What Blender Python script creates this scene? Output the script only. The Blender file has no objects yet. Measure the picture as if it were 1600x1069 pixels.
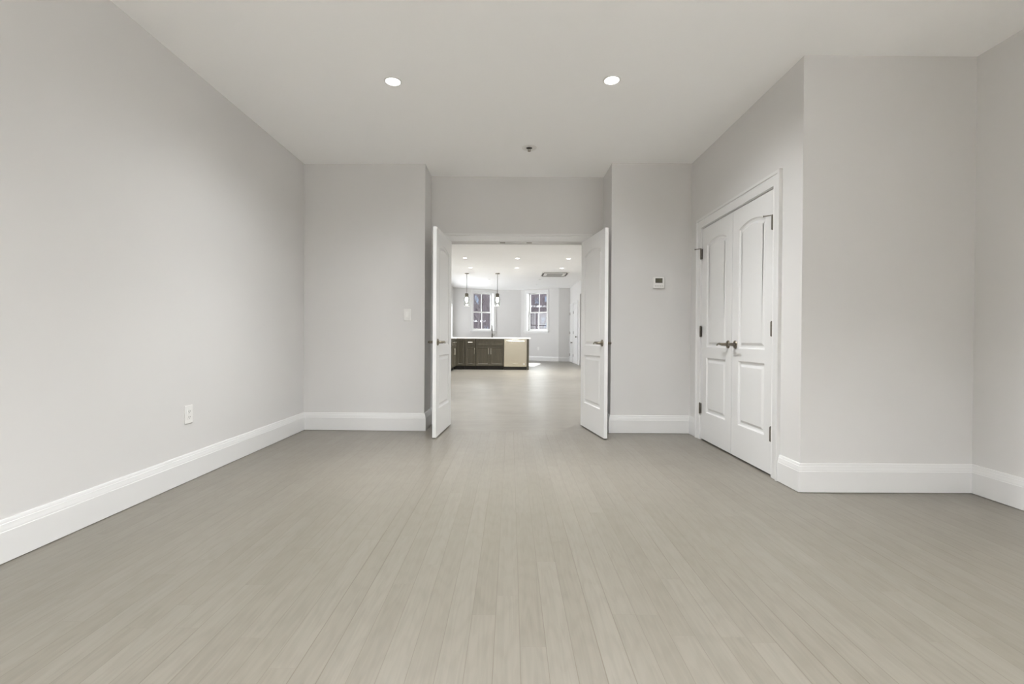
import bpy, bmesh, math, random
from mathutils import Vector, Matrix
from mathutils.geometry import tessellate_polygon

# ------------------------------------------------------------------ scene, camera, light, exposure
scene = bpy.context.scene
col = scene.collection
scene.view_settings.view_transform = 'Standard'
scene.view_settings.look = 'None'
scene.view_settings.gamma = 1.0
scene.view_settings.use_curve_mapping = False
scene.view_settings.exposure = 0.28
scene.cycles.max_bounces = 14
scene.cycles.diffuse_bounces = 10
scene.cycles.transparent_max_bounces = 12

H = 2.79            # ceiling of the near room
HK = 3.14           # ceiling of the kitchen beyond the doors
CAM_Z, YAW, PITCH, ROLL = 0.9747, 0.0025, -0.0076, 0.0058
fw = Vector((math.sin(YAW) * math.cos(PITCH), math.cos(YAW) * math.cos(PITCH), math.sin(PITCH)))
rt = Vector((math.cos(YAW), -math.sin(YAW), 0))
up = rt.cross(fw)
r2 = math.cos(ROLL) * rt + math.sin(ROLL) * up
u2 = -math.sin(ROLL) * rt + math.cos(ROLL) * up
cd = bpy.data.cameras.new('camera')
cd.sensor_width = 36.0
cd.sensor_fit = 'HORIZONTAL'
cd.lens = 745.0 / 1600.0 * 36.0
cd.clip_start, cd.clip_end = 0.05, 300
cam = bpy.data.objects.new('camera', cd)
col.objects.link(cam)
cam.matrix_world = Matrix(((r2.x, u2.x, -fw.x, 0), (r2.y, u2.y, -fw.y, 0), (r2.z, u2.z, -fw.z, CAM_Z), (0, 0, 0, 1)))
scene.camera = cam

world = bpy.data.worlds.new('world')
scene.world = world
world.use_nodes = True
wn = world.node_tree
bg = wn.nodes['Background']
bg.inputs['Color'].default_value = (0.93, 0.96, 1.0, 1)
bg.inputs['Strength'].default_value = 6.0

def light(name, kind, loc, energy, direction=(0, 0, -1), color=(1, 1, 1), parent=None, **kw):
    d = bpy.data.lights.new(name, kind)
    d.energy = energy
    d.color = color
    for k, v in kw.items():
        setattr(d, k, v)
    o = bpy.data.objects.new(name, d)
    col.objects.link(o)
    o.rotation_euler = Vector(direction).to_track_quat('-Z', 'Y').to_euler()
    o.location = loc
    if parent:
        o.parent = parent
    return o

SUN_DIR = (-0.5, -2.8, -1.85)
light('sun', 'SUN', (5, 40, 25), 11.0, SUN_DIR, (1, 0.985, 0.96), angle=math.radians(0.6))
# added fill lamp in an unseen window of the right wall, behind the viewer
REAR_Y = -2.6
ADDED_WIN = (-1.1, -0.1)
ADDED_WIN_Z = (0.45, 1.95)
light('added_side_fill', 'AREA', (3.07, sum(ADDED_WIN) / 2, sum(ADDED_WIN_Z) / 2), 18, (-1, 0, 0), (0.97, 0.98, 1.0),
      shape='RECTANGLE', size=ADDED_WIN[1] - ADDED_WIN[0] - 0.06, size_y=ADDED_WIN_Z[1] - ADDED_WIN_Z[0] - 0.06)
# downlights: (watts, cone) of the beam and of the wide spill
SPOT_NEAR, SPILL_NEAR = (160, 100), (120, 156)
SPOT_BEHIND = {1.05: (60, 124), -1.25: (900, 150)}
FILL_NOOK = (100, 88)  # unseen lamp added to brighten the low wall right of the closet
SPOT_FAR = 310
ADDED_KWIN_Y, ADDED_KWIN_Z = (16.6, 20.0), (0.95, 2.40)          # unseen side window and lamp added to brighten the bay end
light('added_kitchen_fill', 'AREA', (-2.575, sum(ADDED_KWIN_Y) / 2, sum(ADDED_KWIN_Z) / 2), 36, (1, 0, 0), (0.97, 0.985, 1.0),
      shape='RECTANGLE', size=ADDED_KWIN_Z[1] - ADDED_KWIN_Z[0] - 0.1, size_y=ADDED_KWIN_Y[1] - ADDED_KWIN_Y[0] - 0.1, spread=math.radians(130))

# ------------------------------------------------------------------ materials
def newmat(name):
    m = bpy.data.materials.new(name)
    m.use_nodes = True
    return m, m.node_tree, m.node_tree.nodes['Principled BSDF']

def nd(nt, kind, *ins, **props):
    n = nt.nodes.new(kind)
    for k, v in props.items():
        setattr(n, k, v)
    for i, v in enumerate(ins):
        if v is None:
            continue
        if isinstance(v, bpy.types.NodeSocket):
            nt.links.new(v, n.inputs[i])
        else:
            n.inputs[i].default_value = v
    return n

def mth(nt, op, *ins):
    return nd(nt, 'ShaderNodeMath', *ins, operation=op).outputs[0]

def ramp(nt, fac, stops):
    n = nt.nodes.new('ShaderNodeValToRGB')
    e = n.color_ramp.elements
    while len(e) < len(stops):
        e.new(0.5)
    for k, (p, c) in enumerate(stops):
        e[k].position = p
        e[k].color = (*c, 1)
    nt.links.new(fac, n.inputs[0])
    return n.outputs[0]

def bump(nt, bsdf, height, strength, dist=0.001):
    b = nt.nodes.new('ShaderNodeBump')
    b.inputs['Strength'].default_value = strength
    b.inputs['Distance'].default_value = dist
    nt.links.new(height, b.inputs['Height'])
    nt.links.new(b.outputs[0], bsdf.inputs['Normal'])

def paint(name, c, rough=0.6, var=0.015, grain=350, bstr=0.15, spec=0.4):
    m, nt, b = newmat(name)
    pos = nd(nt, 'ShaderNodeNewGeometry').outputs['Position']
    n1 = nd(nt, 'ShaderNodeTexNoise', pos)
    n1.inputs['Scale'].default_value = 0.9
    n1.inputs['Detail'].default_value = 3
    lo = tuple(x * (1 - var) for x in c)
    hi = tuple(x * (1 + var) for x in c)
    nt.links.new(ramp(nt, n1.outputs[0], [(0.3, lo), (0.7, hi)]), b.inputs['Base Color'])
    b.inputs['Roughness'].default_value = rough
    b.inputs['Specular IOR Level'].default_value = spec
    n2 = nd(nt, 'ShaderNodeTexNoise', pos)
    n2.inputs['Scale'].default_value = grain
    bump(nt, b, n2.outputs[0], bstr, 0.0005)
    return m

def solid(name, c, rough=0.4, metal=0.0, spec=0.5, var=0.06, scale=40):
    m, nt, b = newmat(name)
    tc = nd(nt, 'ShaderNodeTexCoord').outputs['Object']
    n1 = nd(nt, 'ShaderNodeTexNoise', tc)
    n1.inputs['Scale'].default_value = scale
    nt.links.new(ramp(nt, n1.outputs[0], [(0.3, tuple(x * (1 - var) for x in c)), (0.7, tuple(min(1, x * (1 + var)) for x in c))]), b.inputs['Base Color'])
    b.inputs['Roughness'].default_value = rough
    b.inputs['Metallic'].default_value = metal
    b.inputs['Specular IOR Level'].default_value = spec
    return m

def emit(name, c, s):
    m, nt, b = newmat(name)
    b.inputs['Base Color'].default_value = (*c, 1)
    b.inputs['Emission Color'].default_value = (*c, 1)
    b.inputs['Emission Strength'].default_value = s
    return m

def plank_floor(name, along):
    m, nt, b = newmat(name)
    pos = nd(nt, 'ShaderNodeNewGeometry').outputs['Position']
    s = nd(nt, 'ShaderNodeSeparateXYZ', pos)
    L, A = (s.outputs[1], s.outputs[0]) if along == 'y' else (s.outputs[0], s.outputs[1])
    W = 0.0825
    a = mth(nt, 'DIVIDE', mth(nt, 'ADD', A, 20.013), W)
    row = mth(nt, 'FLOOR', a)
    fr = mth(nt, 'FRACT', a)
    wr = nd(nt, 'ShaderNodeTexWhiteNoise', None, row, noise_dimensions='1D')
    ln = mth(nt, 'MULTIPLY_ADD', wr.outputs[0], 0.5, 0.85)
    l = mth(nt, 'DIVIDE', mth(nt, 'MULTIPLY_ADD', wr.outputs[0], 17.3, mth(nt, 'ADD', L, 40.0)), ln)
    idx = mth(nt, 'FLOOR', l)
    lf = mth(nt, 'FRACT', l)
    cv = nd(nt, 'ShaderNodeCombineXYZ', row, idx, 0.0)
    wc = nd(nt, 'ShaderNodeTexWhiteNoise', cv.outputs[0], noise_dimensions='3D')
    # seam masks: long seams of uneven strength, butt ends
    edge = mth(nt, 'MINIMUM', fr, mth(nt, 'SUBTRACT', 1.0, fr))
    sw = nd(nt, 'ShaderNodeTexNoise', nd(nt, 'ShaderNodeCombineXYZ', mth(nt, 'MULTIPLY', row, 3.1), mth(nt, 'MULTIPLY', L, 0.55), 0.0).outputs[0])
    sw.inputs['Scale'].default_value = 1.0
    seamw = mth(nt, 'MAXIMUM', mth(nt, 'MULTIPLY', mth(nt, 'SUBTRACT', sw.outputs[0], 0.48), 0.17), 0.010)
    seam = mth(nt, 'LESS_THAN', edge, seamw)
    endd = mth(nt, 'MULTIPLY', mth(nt, 'MINIMUM', lf, mth(nt, 'SUBTRACT', 1.0, lf)), ln)
    endm = mth(nt, 'MULTIPLY', mth(nt, 'LESS_THAN', endd, 0.0007), 0.5)
    gap = mth(nt, 'MAXIMUM', seam, endm)
    # grain stretched along the plank, its own on each plank
    off = mth(nt, 'MULTIPLY', wc.outputs[0], 37.0)
    gv = nd(nt, 'ShaderNodeCombineXYZ', mth(nt, 'MULTIPLY', A, 55.0), mth(nt, 'MULTIPLY_ADD', L, 2.6, off), off)
    g = nd(nt, 'ShaderNodeTexNoise', gv.outputs[0])
    g.inputs['Scale'].default_value = 1.0
    g.inputs['Detail'].default_value = 5
    g.inputs['Distortion'].default_value = 1.2
    gv2 = nd(nt, 'ShaderNodeCombineXYZ', mth(nt, 'MULTIPLY', A, 9.0), mth(nt, 'MULTIPLY_ADD', L, 1.1, off), off)
    g2 = nd(nt, 'ShaderNodeTexWave', gv2.outputs[0], wave_type='RINGS')
    g2.inputs['Scale'].default_value = 2.2
    g2.inputs['Distortion'].default_value = 9.0
    g2.inputs['Detail'].default_value = 2.0
    base = ramp(nt, wc.outputs[0], [(0.0, (0.178, 0.160, 0.131)), (0.5, (0.186, 0.168, 0.139)), (1.0, (0.194, 0.176, 0.147))])
    gr = ramp(nt, g.outputs[0], [(0.30, (0.90, 0.90, 0.89)), (0.6, (1.02, 1.02, 1.02))])
    m1 = nd(nt, 'ShaderNodeMix', data_type='RGBA', blend_type='MULTIPLY')
    m1.inputs[0].default_value = 1.0
    nt.links.new(base, m1.inputs[6]); nt.links.new(gr, m1.inputs[7])
    gr2 = ramp(nt, g2.outputs[0], [(0.0, (0.965, 0.96, 0.955)), (0.5, (1.01, 1.01, 1.01))])
    m2 = nd(nt, 'ShaderNodeMix', data_type='RGBA', blend_type='MULTIPLY')
    m2.inputs[0].default_value = 1.0
    nt.links.new(m1.outputs[2], m2.inputs[6]); nt.links.new(gr2, m2.inputs[7])
    m3 = nd(nt, 'ShaderNodeMix', data_type='RGBA')
    nt.links.new(mth(nt, 'MULTIPLY', gap, 0.85), m3.inputs[0])
    nt.links.new(m2.outputs[2], m3.inputs[6])
    m3.inputs[7].default_value = (0.12, 0.10, 0.075, 1)
    nt.links.new(m3.outputs[2], b.inputs['Base Color'])
    rn = nd(nt, 'ShaderNodeTexNoise', pos)
    rn.inputs['Scale'].default_value = 2.5
    nt.links.new(mth(nt, 'MULTIPLY_ADD', rn.outputs[0], 0.10, 0.26), b.inputs['Roughness'])
    b.inputs['Specular IOR Level'].default_value = 0.5
    # slight crown of each board, worn finish, open seams
    cr = mth(nt, 'POWER', mth(nt, 'ABSOLUTE', mth(nt, 'SUBTRACT', fr, 0.5)), 2.0)
    h = mth(nt, 'MULTIPLY', cr, -1.2)
    h = mth(nt, 'MULTIPLY_ADD', wc.outputs[0], 0.25, h)
    h = mth(nt, 'MULTIPLY_ADD', g.outputs[0], 0.12, h)
    big = nd(nt, 'ShaderNodeTexNoise', nd(nt, 'ShaderNodeCombineXYZ', mth(nt, 'MULTIPLY', A, 9.0), mth(nt, 'MULTIPLY', L, 4.0), 0.0).outputs[0])
    big.inputs['Scale'].default_value = 1.0
    h = mth(nt, 'MULTIPLY_ADD', big.outputs[0], 1.3, h)
    h = mth(nt, 'MULTIPLY_ADD', gap, -0.6, h)
    bump(nt, b, h, 0.35, 0.0016)
    return m

def wood(name, c1, c2, rough=0.42, axis='z'):
    m, nt, b = newmat(name)
    tc = nd(nt, 'ShaderNodeTexCoord').outputs['Object']
    mp = nd(nt, 'ShaderNodeMapping', tc)
    mp.inputs['Scale'].default_value = (26, 26, 1.8) if axis == 'z' else (1.8, 26, 26)
    n = nd(nt, 'ShaderNodeTexNoise', mp.outputs[0])
    n.inputs['Scale'].default_value = 1.6
    n.inputs['Detail'].default_value = 5
    n.inputs['Distortion'].default_value = 0.8
    nt.links.new(ramp(nt, n.outputs[0], [(0.3, c1), (0.7, c2)]), b.inputs['Base Color'])
    b.inputs['Roughness'].default_value = rough
    bump(nt, b, n.outputs[0], 0.1, 0.0005)
    return m

def steel(name, c, rough=0.32):
    m, nt, b = newmat(name)
    tc = nd(nt, 'ShaderNodeTexCoord').outputs['Object']
    mp = nd(nt, 'ShaderNodeMapping', tc)
    mp.inputs['Scale'].default_value = (2, 2, 90)
    n = nd(nt, 'ShaderNodeTexNoise', mp.outputs[0])
    n.inputs['Scale'].default_value = 2
    nt.links.new(ramp(nt, n.outputs[0], [(0.3, tuple(x * 0.96 for x in c)), (0.7, c)]), b.inputs['Base Color'])
    b.inputs['Roughness'].default_value = rough
    b.inputs['Anisotropic'].default_value = 0.75
    tg = nt.nodes.new('ShaderNodeTangent')
    tg.direction_type, tg.axis = 'RADIAL', 'Z'
    nt.links.new(tg.outputs[0], b.inputs['Tangent'])
    b.inputs['Metallic'].default_value = 1.0
    return m

def glass(name, tint=(0.96, 0.98, 0.97), refl=0.08):
    m = bpy.data.materials.new(name)
    m.use_nodes = True
    nt = m.node_tree
    nt.nodes.clear()
    out = nt.nodes.new('ShaderNodeOutputMaterial')
    tr = nt.nodes.new('ShaderNodeBsdfTransparent')
    tr.inputs[0].default_value = (*tint, 1)
    gl = nt.nodes.new('ShaderNodeBsdfGlossy')
    gl.inputs['Roughness'].default_value = 0.02
    lw = nt.nodes.new('ShaderNodeLayerWeight')
    lw.inputs[0].default_value = 0.35
    mx = nt.nodes.new('ShaderNodeMixShader')
    f = mth(nt, 'MULTIPLY_ADD', lw.outputs['Fresnel'], 0.15, refl * 0.15)
    nt.links.new(f, mx.inputs[0])
    nt.links.new(tr.outputs[0], mx.inputs[1])
    nt.links.new(gl.outputs[0], mx.inputs[2])
    nt.links.new(mx.outputs[0], out.inputs[0])
    return m

def brick(name, c1, c2, mortar):
    m, nt, b = newmat(name)
    tc = nd(nt, 'ShaderNodeTexCoord').outputs['Object']
    sp = nd(nt, 'ShaderNodeSeparateXYZ', tc)
    cv = nd(nt, 'ShaderNodeCombineXYZ', mth(nt, 'ADD', sp.outputs[0], sp.outputs[1]), sp.outputs[2], 0.0)
    t = nd(nt, 'ShaderNodeTexBrick', cv.outputs[0])
    t.inputs['Color1'].default_value = (*c1, 1)
    t.inputs['Color2'].default_value = (*c2, 1)
    t.inputs['Mortar'].default_value = (*mortar, 1)
    t.inputs['Scale'].default_value = 1.0
    t.inputs['Mortar Size'].default_value = 0.008
    t.inputs['Brick Width'].default_value = 0.22
    t.inputs['Row Height'].default_value = 0.075
    nt.links.new(t.outputs[0], b.inputs['Base Color'])
    b.inputs['Roughness'].default_value = 0.9
    return m

M = {}
M['wall'] = paint('wall_paint', (0.682, 0.671, 0.660), 0.62)
M['ceiling'] = paint('ceiling_paint', (0.95, 0.947, 0.943), 0.8, bstr=0.08)
M['trim'] = paint('trim_paint', (0.745, 0.74, 0.733), 0.33, var=0.006, grain=120, bstr=0.05, spec=0.5)
M['floor'] = plank_floor('oak_planks', 'y')
M['floor_k'] = plank_floor('oak_planks_across', 'x')
M['nickel'] = solid('satin_nickel', (0.25, 0.22, 0.175), 0.3, 1.0)
M['bronze'] = solid('dark_nickel', (0.16, 0.145, 0.12), 0.38, 0.9)
M['iron'] = solid('dark_faucet', (0.055, 0.05, 0.042), 0.35, 0.6)
M['chrome'] = solid('brushed_handle', (0.80, 0.76, 0.68), 0.3, 1.0)
M['plastic'] = solid('white_plastic', (0.80, 0.79, 0.77), 0.3, var=0.01)
M['dark'] = solid('dark_slot', (0.03, 0.028, 0.025), 0.5)
M['lcd'] = solid('lcd_screen', (0.075, 0.072, 0.045), 0.25, var=0.12)
M['lcdrim'] = solid('lcd_rim', (0.02, 0.02, 0.018), 0.3)
M['key'] = solid('grey_key', (0.38, 0.37, 0.35), 0.5)
M['lens'] = emit('lamp_lens', (1.0, 0.985, 0.95), 6.0)
M['lensoff'] = solid('unlit_lens', (0.45, 0.44, 0.42), 0.4)
M['bulb'] = emit('bulb_glow', (1.0, 0.97, 0.90), 7.0)
M['cabinet'] = wood('stained_maple', (0.050, 0.042, 0.027), (0.085, 0.073, 0.049))
M['kick'] = solid('toe_kick', (0.016, 0.013, 0.009), 0.6)
M['counter'] = solid('white_quartz', (0.86, 0.84, 0.81), 0.18, var=0.02, scale=15)
M['steel'] = steel('stainless', (0.76, 0.70, 0.575), 0.27)
M['glass'] = glass('window_glass')
M['shade_glass'] = glass('clear_shade_glass', (0.93, 0.94, 0.93), 0.25)
M['grille'] = solid('cassette_slot', (0.085, 0.075, 0.068), 0.6)
M['brick'] = brick('old_brick', (0.030, 0.021, 0.027), (0.048, 0.035, 0.043), (0.075, 0.062, 0.072))
M['stone'] = solid('pale_stone', (0.30, 0.29, 0.30), 0.8)
M['pane'] = solid('facade_pane', (0.10, 0.115, 0.15), 0.7, spec=0.1)
M['bark'] = solid('bare_bark', (0.035, 0.026, 0.030), 0.9, var=0.4, scale=18)
M['ground'] = solid('street_paving', (0.10, 0.095, 0.10), 0.9, scale=3)

# ------------------------------------------------------------------ mesh helpers
class MB:
    def __init__(self):
        self.v, self.f = [], []
    def add(self, vs, fs):
        n = len(self.v)
        self.v += [tuple(p) for p in vs]
        self.f += [tuple(i + n for i in f) for f in fs]
        return self
    def box(self, x0, x1, y0, y1, z0, z1):
        return self.add([(x0, y0, z0), (x1, y0, z0), (x1, y1, z0), (x0, y1, z0), (x0, y0, z1), (x1, y0, z1), (x1, y1, z1), (x0, y1, z1)],
                        [(0, 3, 2, 1), (4, 5, 6, 7), (0, 1, 5, 4), (1, 2, 6, 5), (2, 3, 7, 6), (3, 0, 4, 7)])
    def prism(self, pts, z0, z1):                       # polygon in xy, counter-clockwise
        n = len(pts)
        vs = [(x, y, z0) for x, y in pts] + [(x, y, z1) for x, y in pts]
        tri = tessellate_polygon([[Vector((x, y, 0)) for x, y in pts]])
        fs = [tuple(reversed(t)) for t in tri] + [tuple(i + n for i in t) for t in tri]
        fs += [(i, (i + 1) % n, (i + 1) % n + n, i + n) for i in range(n)]
        return self.add(vs, fs)
    def lathe(self, prof, seg=32, M4=None):             # profile (r, z) turned about z
        n = len(prof)
        vs, fs = [], []
        for k in range(seg):
            a = 2 * math.pi * k / seg
            vs += [(r * math.cos(a), r * math.sin(a), z) for r, z in prof]
        for k in range(seg):
            b = (k + 1) % seg
            for i in range(n - 1):
                fs.append((k * n + i, b * n + i, b * n + i + 1, k * n + i + 1))
        for i in (0, n - 1):
            if prof[i][0] > 1e-6:
                ring = tuple(k * n + i for k in range(seg))
                fs.append(ring if i else tuple(reversed(ring)))
        if M4:
            vs = [tuple(M4 @ Vector(p)) for p in vs]
        return self.add(vs, fs)
    def tube(self, pts, rad, seg=12):
        pts = [Vector(p) for p in pts]
        rs = rad if isinstance(rad, (list, tuple)) else [rad] * len(pts)
        vs, fs = [], []
        t0 = (pts[1] - pts[0]).normalized()
        ref = Vector((0, 0, 1)) if abs(t0.z) < 0.9 else Vector((1, 0, 0))
        nrm = t0.cross(ref).normalized()
        for i, p in enumerate(pts):
            if i == 0: t = t0
            elif i == len(pts) - 1: t = (pts[i] - pts[i - 1]).normalized()
            else: t = ((pts[i + 1] - p).normalized() + (p - pts[i - 1]).normalized()).normalized()
            nrm = (nrm - t * nrm.dot(t)).normalized()
            bn = t.cross(nrm)
            for k in range(seg):
                a = 2 * math.pi * k / seg
                vs.append(tuple(p + rs[i] * (math.cos(a) * nrm + math.sin(a) * bn)))
        for i in range(len(pts) - 1):
            for k in range(seg):
                b = (k + 1) % seg
                fs.append((i * seg + k, i * seg + b, (i + 1) * seg + b, (i + 1) * seg + k))
        fs.append(tuple(reversed(range(seg))))
        fs.append(tuple((len(pts) - 1) * seg + k for k in range(seg)))
        return self.add(vs, fs)
    def sweep(self, path, N, prof, prev=None, nxt=None, closed=False):
        # profile (a, b): a perpendicular to the path in its plane (N x t), b along the plane normal N
        path = [Vector(p) for p in path]
        N = Vector(N).normalized()
        n, m = len(path), len(prof)
        vs = []
        for i, p in enumerate(path):
            pi = path[i - 1] if (i > 0 or closed) else (Vector(prev) if prev is not None else None)
            po = path[(i + 1) % n] if (i < n - 1 or closed) else (Vector(nxt) if nxt is not None else None)
            q = []
            if pi is not None: q.append(N.cross((p - pi).normalized()))
            if po is not None: q.append(N.cross((po - p).normalized()))
            mit = q[0] if len(q) == 1 else (q[0] + q[1]) / (1 + q[0].dot(q[1]))
            vs += [tuple(p + a * mit + b * N) for a, b in prof]
        fs = []
        for i in range(n if closed else n - 1):
            j = (i + 1) % n
            for k in range(m):
                l = (k + 1) % m
                fs.append((i * m + k, i * m + l, j * m + l, j * m + k))
        if not closed:
            fs.append(tuple(reversed(range(m))))
            fs.append(tuple((n - 1) * m + k for k in range(m)))
        return self.add(vs, fs)
    def xf(self, M4):
        self.v = [tuple(M4 @ Vector(p)) for p in self.v]
        return self
    def build(self, name, mat, parent=None, bevel=0.0, angle=35, seg=2):
        me = bpy.data.meshes.new(name)
        me.from_pydata(self.v, [], self.f)
        bm = bmesh.new()
        bm.from_mesh(me)
        bmesh.ops.recalc_face_normals(bm, faces=bm.faces)
        bm.to_mesh(me)
        bm.free()
        for p in me.polygons:
            p.use_smooth = True
        me.set_sharp_from_angle(angle=math.radians(angle))
        me.materials.append(M[mat])
        o = bpy.data.objects.new(name, me)
        col.objects.link(o)
        if parent:
            o.parent = parent
        if bevel:
            b = o.modifiers.new('bevel', 'BEVEL')
            b.width = bevel
            b.segments = seg
            b.limit_method = 'ANGLE'
            b.angle_limit = math.radians(40)
        return o

def boxo(name, mat, parent, x0, x1, y0, y1, z0, z1, bevel=0.0):
    return MB().box(x0, x1, y0, y1, z0, z1).build(name, mat, parent, bevel)

def tag(o, label, cat, group=None):
    o['label'] = label
    o['category'] = cat
    if group:
        o['group'] = group
    return o

def struct(o, label=None):
    o['kind'] = 'structure'
    if label:
        o['label'] = label
    return o

def empty(name, loc=(0, 0, 0), rz=0.0):
    o = bpy.data.objects.new(name, None)
    o.empty_display_size = 0.1
    col.objects.link(o)
    o.location = loc
    o.rotation_euler = (0, 0, rz)
    return o

def copy_tree(o, parent=None):
    c = o.copy()
    col.objects.link(c)
    if parent:
        c.parent = parent
    for ch in [k for k in bpy.data.objects if k.parent == o]:
        copy_tree(ch, c)
    return c

# ------------------------------------------------------------------ near room shell
XL, XR, XRR = -2.176, 1.8605, 2.966
AL, AR = -0.902, 1.034                   # sides of the recess of the double doors
YL0, YL1 = 5.018, 4.989                  # back wall on the left runs a little askew
YA, YR, YN = 5.37, 4.9285, 3.049
OPX0, OPX1, DTOP = -0.708, 0.815, 2.055  # double door opening
CY0, CY1 = 3.375, 4.650                  # closet opening
T = 0.12

struct(boxo('floor', 'floor', None, XL - T, XRR + T, REAR_Y - T, 4.98, -0.12, 0), 'greyed oak strip floor of the empty front room')
struct(boxo('ceiling', 'ceiling', None, XL - T, XRR + T, REAR_Y - T, YA + 0.02, H, H + 0.14), 'plain white ceiling of the front room')
struct(boxo('wall_left', 'wall', None, XL - T, XL, REAR_Y - T, YL0 + 0.3, 0, H), 'long pale grey wall on the left')
struct(MB().prism([(XL, YL0), (AL, YL1), (AL, YA), (XL, YA)], 0, H).build('wall_back_left', 'wall'), 'grey wall with the light switch left of the double doors')
wb = MB().box(AL - 0.5, OPX0 - 0.02, YA, YA + T, 0, HK).box(OPX1 + 0.02, AR + 0.6, YA, YA + T, 0, HK).box(OPX0 - 0.02, OPX1 + 0.02, YA, YA + T, DTOP + 0.02, HK)
wb.box(AL - 2.0, AL - 0.5, YA, YA + T, 0, HK).box(AR + 0.6, AR + 2.1, YA, YA + T, 0, HK)
struct(wb.build('wall_back', 'wall'), 'recessed grey wall around the double doors')
struct(MB().prism([(AR, YA), (AR, YR + 0.0005), (XR, YR - 0.0005), (XR + T, YR), (XR + T, YA)], 0, H).build('wall_back_right', 'wall'), 'grey wall with the thermostat right of the double doors')
wc = MB().box(XR, XR + T, YN + T, CY0 - 0.02, 0, H).box(XR, XR + T, CY1 + 0.02, YR, 0, H).box(XR, XR + T, CY0 - 0.02, CY1 + 0.02, DTOP + 0.02, H)
struct(wc.build('wall_closet', 'wall'), 'grey wall holding the closet doors')
struct(boxo('wall_front_right', 'wall', None, XR, XRR + T, YN, YN + T, 0, H), 'grey wall facing the room, right of the closet corner')
wr = MB().box(XRR, XRR + T, REAR_Y - T, ADDED_WIN[0], 0, H).box(XRR, XRR + T, ADDED_WIN[1], YN, 0, H)
wr.box(XRR, XRR + T, *ADDED_WIN, 0, ADDED_WIN_Z[0]).box(XRR, XRR + T, *ADDED_WIN, ADDED_WIN_Z[1], H)
struct(wr.build('wall_right', 'wall'), 'grey wall at the far right edge, an added window out of view')
boxo_closet = MB().box(XRR - 0.3, XRR - 0.18, YN + T, YR + 0.4, 0, H).box(XR + T, XRR - 0.18, YR, YR + T, 0, H)
struct(boxo_closet.build('wall_closet_inside', 'wall'), 'inner walls of the closet')
struct(boxo('floor_closet', 'floor', None, XR + T, XRR - 0.18, YN + T, 4.98, -0.12, 0.0005))
struct(boxo('wall_rear', 'wall', None, XL - T, XRR + T, REAR_Y - T, REAR_Y, 0, H), 'wall behind the viewer')

# baseboards: stepped cap on a tall flat board
BB = [(0, 0.003), (0.0185, 0.003), (0.0185, 0.134), (0.0165, 0.137), (0.0165, 0.141), (0.0155, 0.147), (0.0125, 0.158), (0.0115, 0.166), (0.0092, 0.168), (0.0085, 0.177), (0.006, 0.184), (0, 0.185)]
def baseboard(name, p, q, prev=None, nxt=None, label=None, scale=1.0):
    # run keeps the room on its left hand
    pr = [(a * scale, b * scale) for a, b in BB]
    f = lambda v: None if v is None else (v[0], v[1], 0)
    return struct(MB().sweep([f(p), f(q)], (0, 0, 1), pr, f(prev), f(nxt)).build(name, 'trim', None, angle=25), label)
cas = 0.098
P_ = [(XRR, REAR_Y), (XRR, YN), (XR, YN), (XR, CY0 - cas), (XR, CY1 + cas), (XR, YR), (AR, YR), (AR, YA), (OPX1 + 0.09, YA),
      (OPX0 - 0.09, YA), (AL, YA), (AL, YL1), (XL, YL0), (XL, REAR_Y)]
baseboard('baseboard_right', P_[0], P_[1], None, P_[2], 'white baseboard along the far right wall')
baseboard('baseboard_front_right', P_[1], P_[2], P_[0], P_[3], 'white baseboard right of the closet corner')
baseboard('baseboard_closet_corner', P_[2], P_[3], P_[1], None, 'short white baseboard between closet casing and corner')
baseboard('baseboard_closet', P_[4], P_[5], None, P_[6], 'short white baseboard left of the closet casing')
baseboard('baseboard_back_right', P_[5], P_[6], P_[4], P_[7], 'white baseboard under the thermostat')
baseboard('baseboard_recess_right', P_[6], P_[7], P_[5], P_[8], 'white baseboard on the right side of the door recess')
baseboard('baseboard_recess_back_right', P_[7], P_[8], P_[6], None)
baseboard('baseboard_recess_back_left', P_[9], P_[10], None, P_[11])
baseboard('baseboard_recess_left', P_[10], P_[11], P_[9], P_[12], 'white baseboard on the left side of the door recess')
baseboard('baseboard_back_left', P_[11], P_[12], P_[10], P_[13], 'white baseboard under the light switch')
baseboard('baseboard_left', P_[12], P_[13], P_[11], None, 'long white baseboard along the left wall')

# ------------------------------------------------------------------ doors
def offset(poly, d):
    n = len(poly)
    out = []
    for i in range(n):
        p0, p1, p2 = Vector(poly[i - 1]), Vector(poly[i]), Vector(poly[(i + 1) % n])
        e1, e2 = (p1 - p0).normalized(), (p2 - p1).normalized()
        n1, n2 = Vector((-e1.y, e1.x)), Vector((-e2.y, e2.x))
        k = (n1 + n2) / (1 + n1.dot(n2))
        out.append((p1 + k * d)[:])
    return out

def panel_rect(u0, u1, z0, z1):
    return [(u0, z0), (u1, z0), (u1, z1), (u0, z1)]

def panel_arch(u0, u1, z0, z1, rise, n=18):
    pts = [(u0, z0), (u1, z0)]
    w = (u1 - u0) / 2
    R = (w * w + rise * rise) / (2 * rise)
    cz, cu = z1 + rise - R, (u0 + u1) / 2
    a = math.asin(w / R)
    for k in range(n + 1):
        t = a - 2 * a * k / n
        pts.append((cu + R * math.sin(t), cz + R * math.cos(t)))
    return pts

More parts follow.
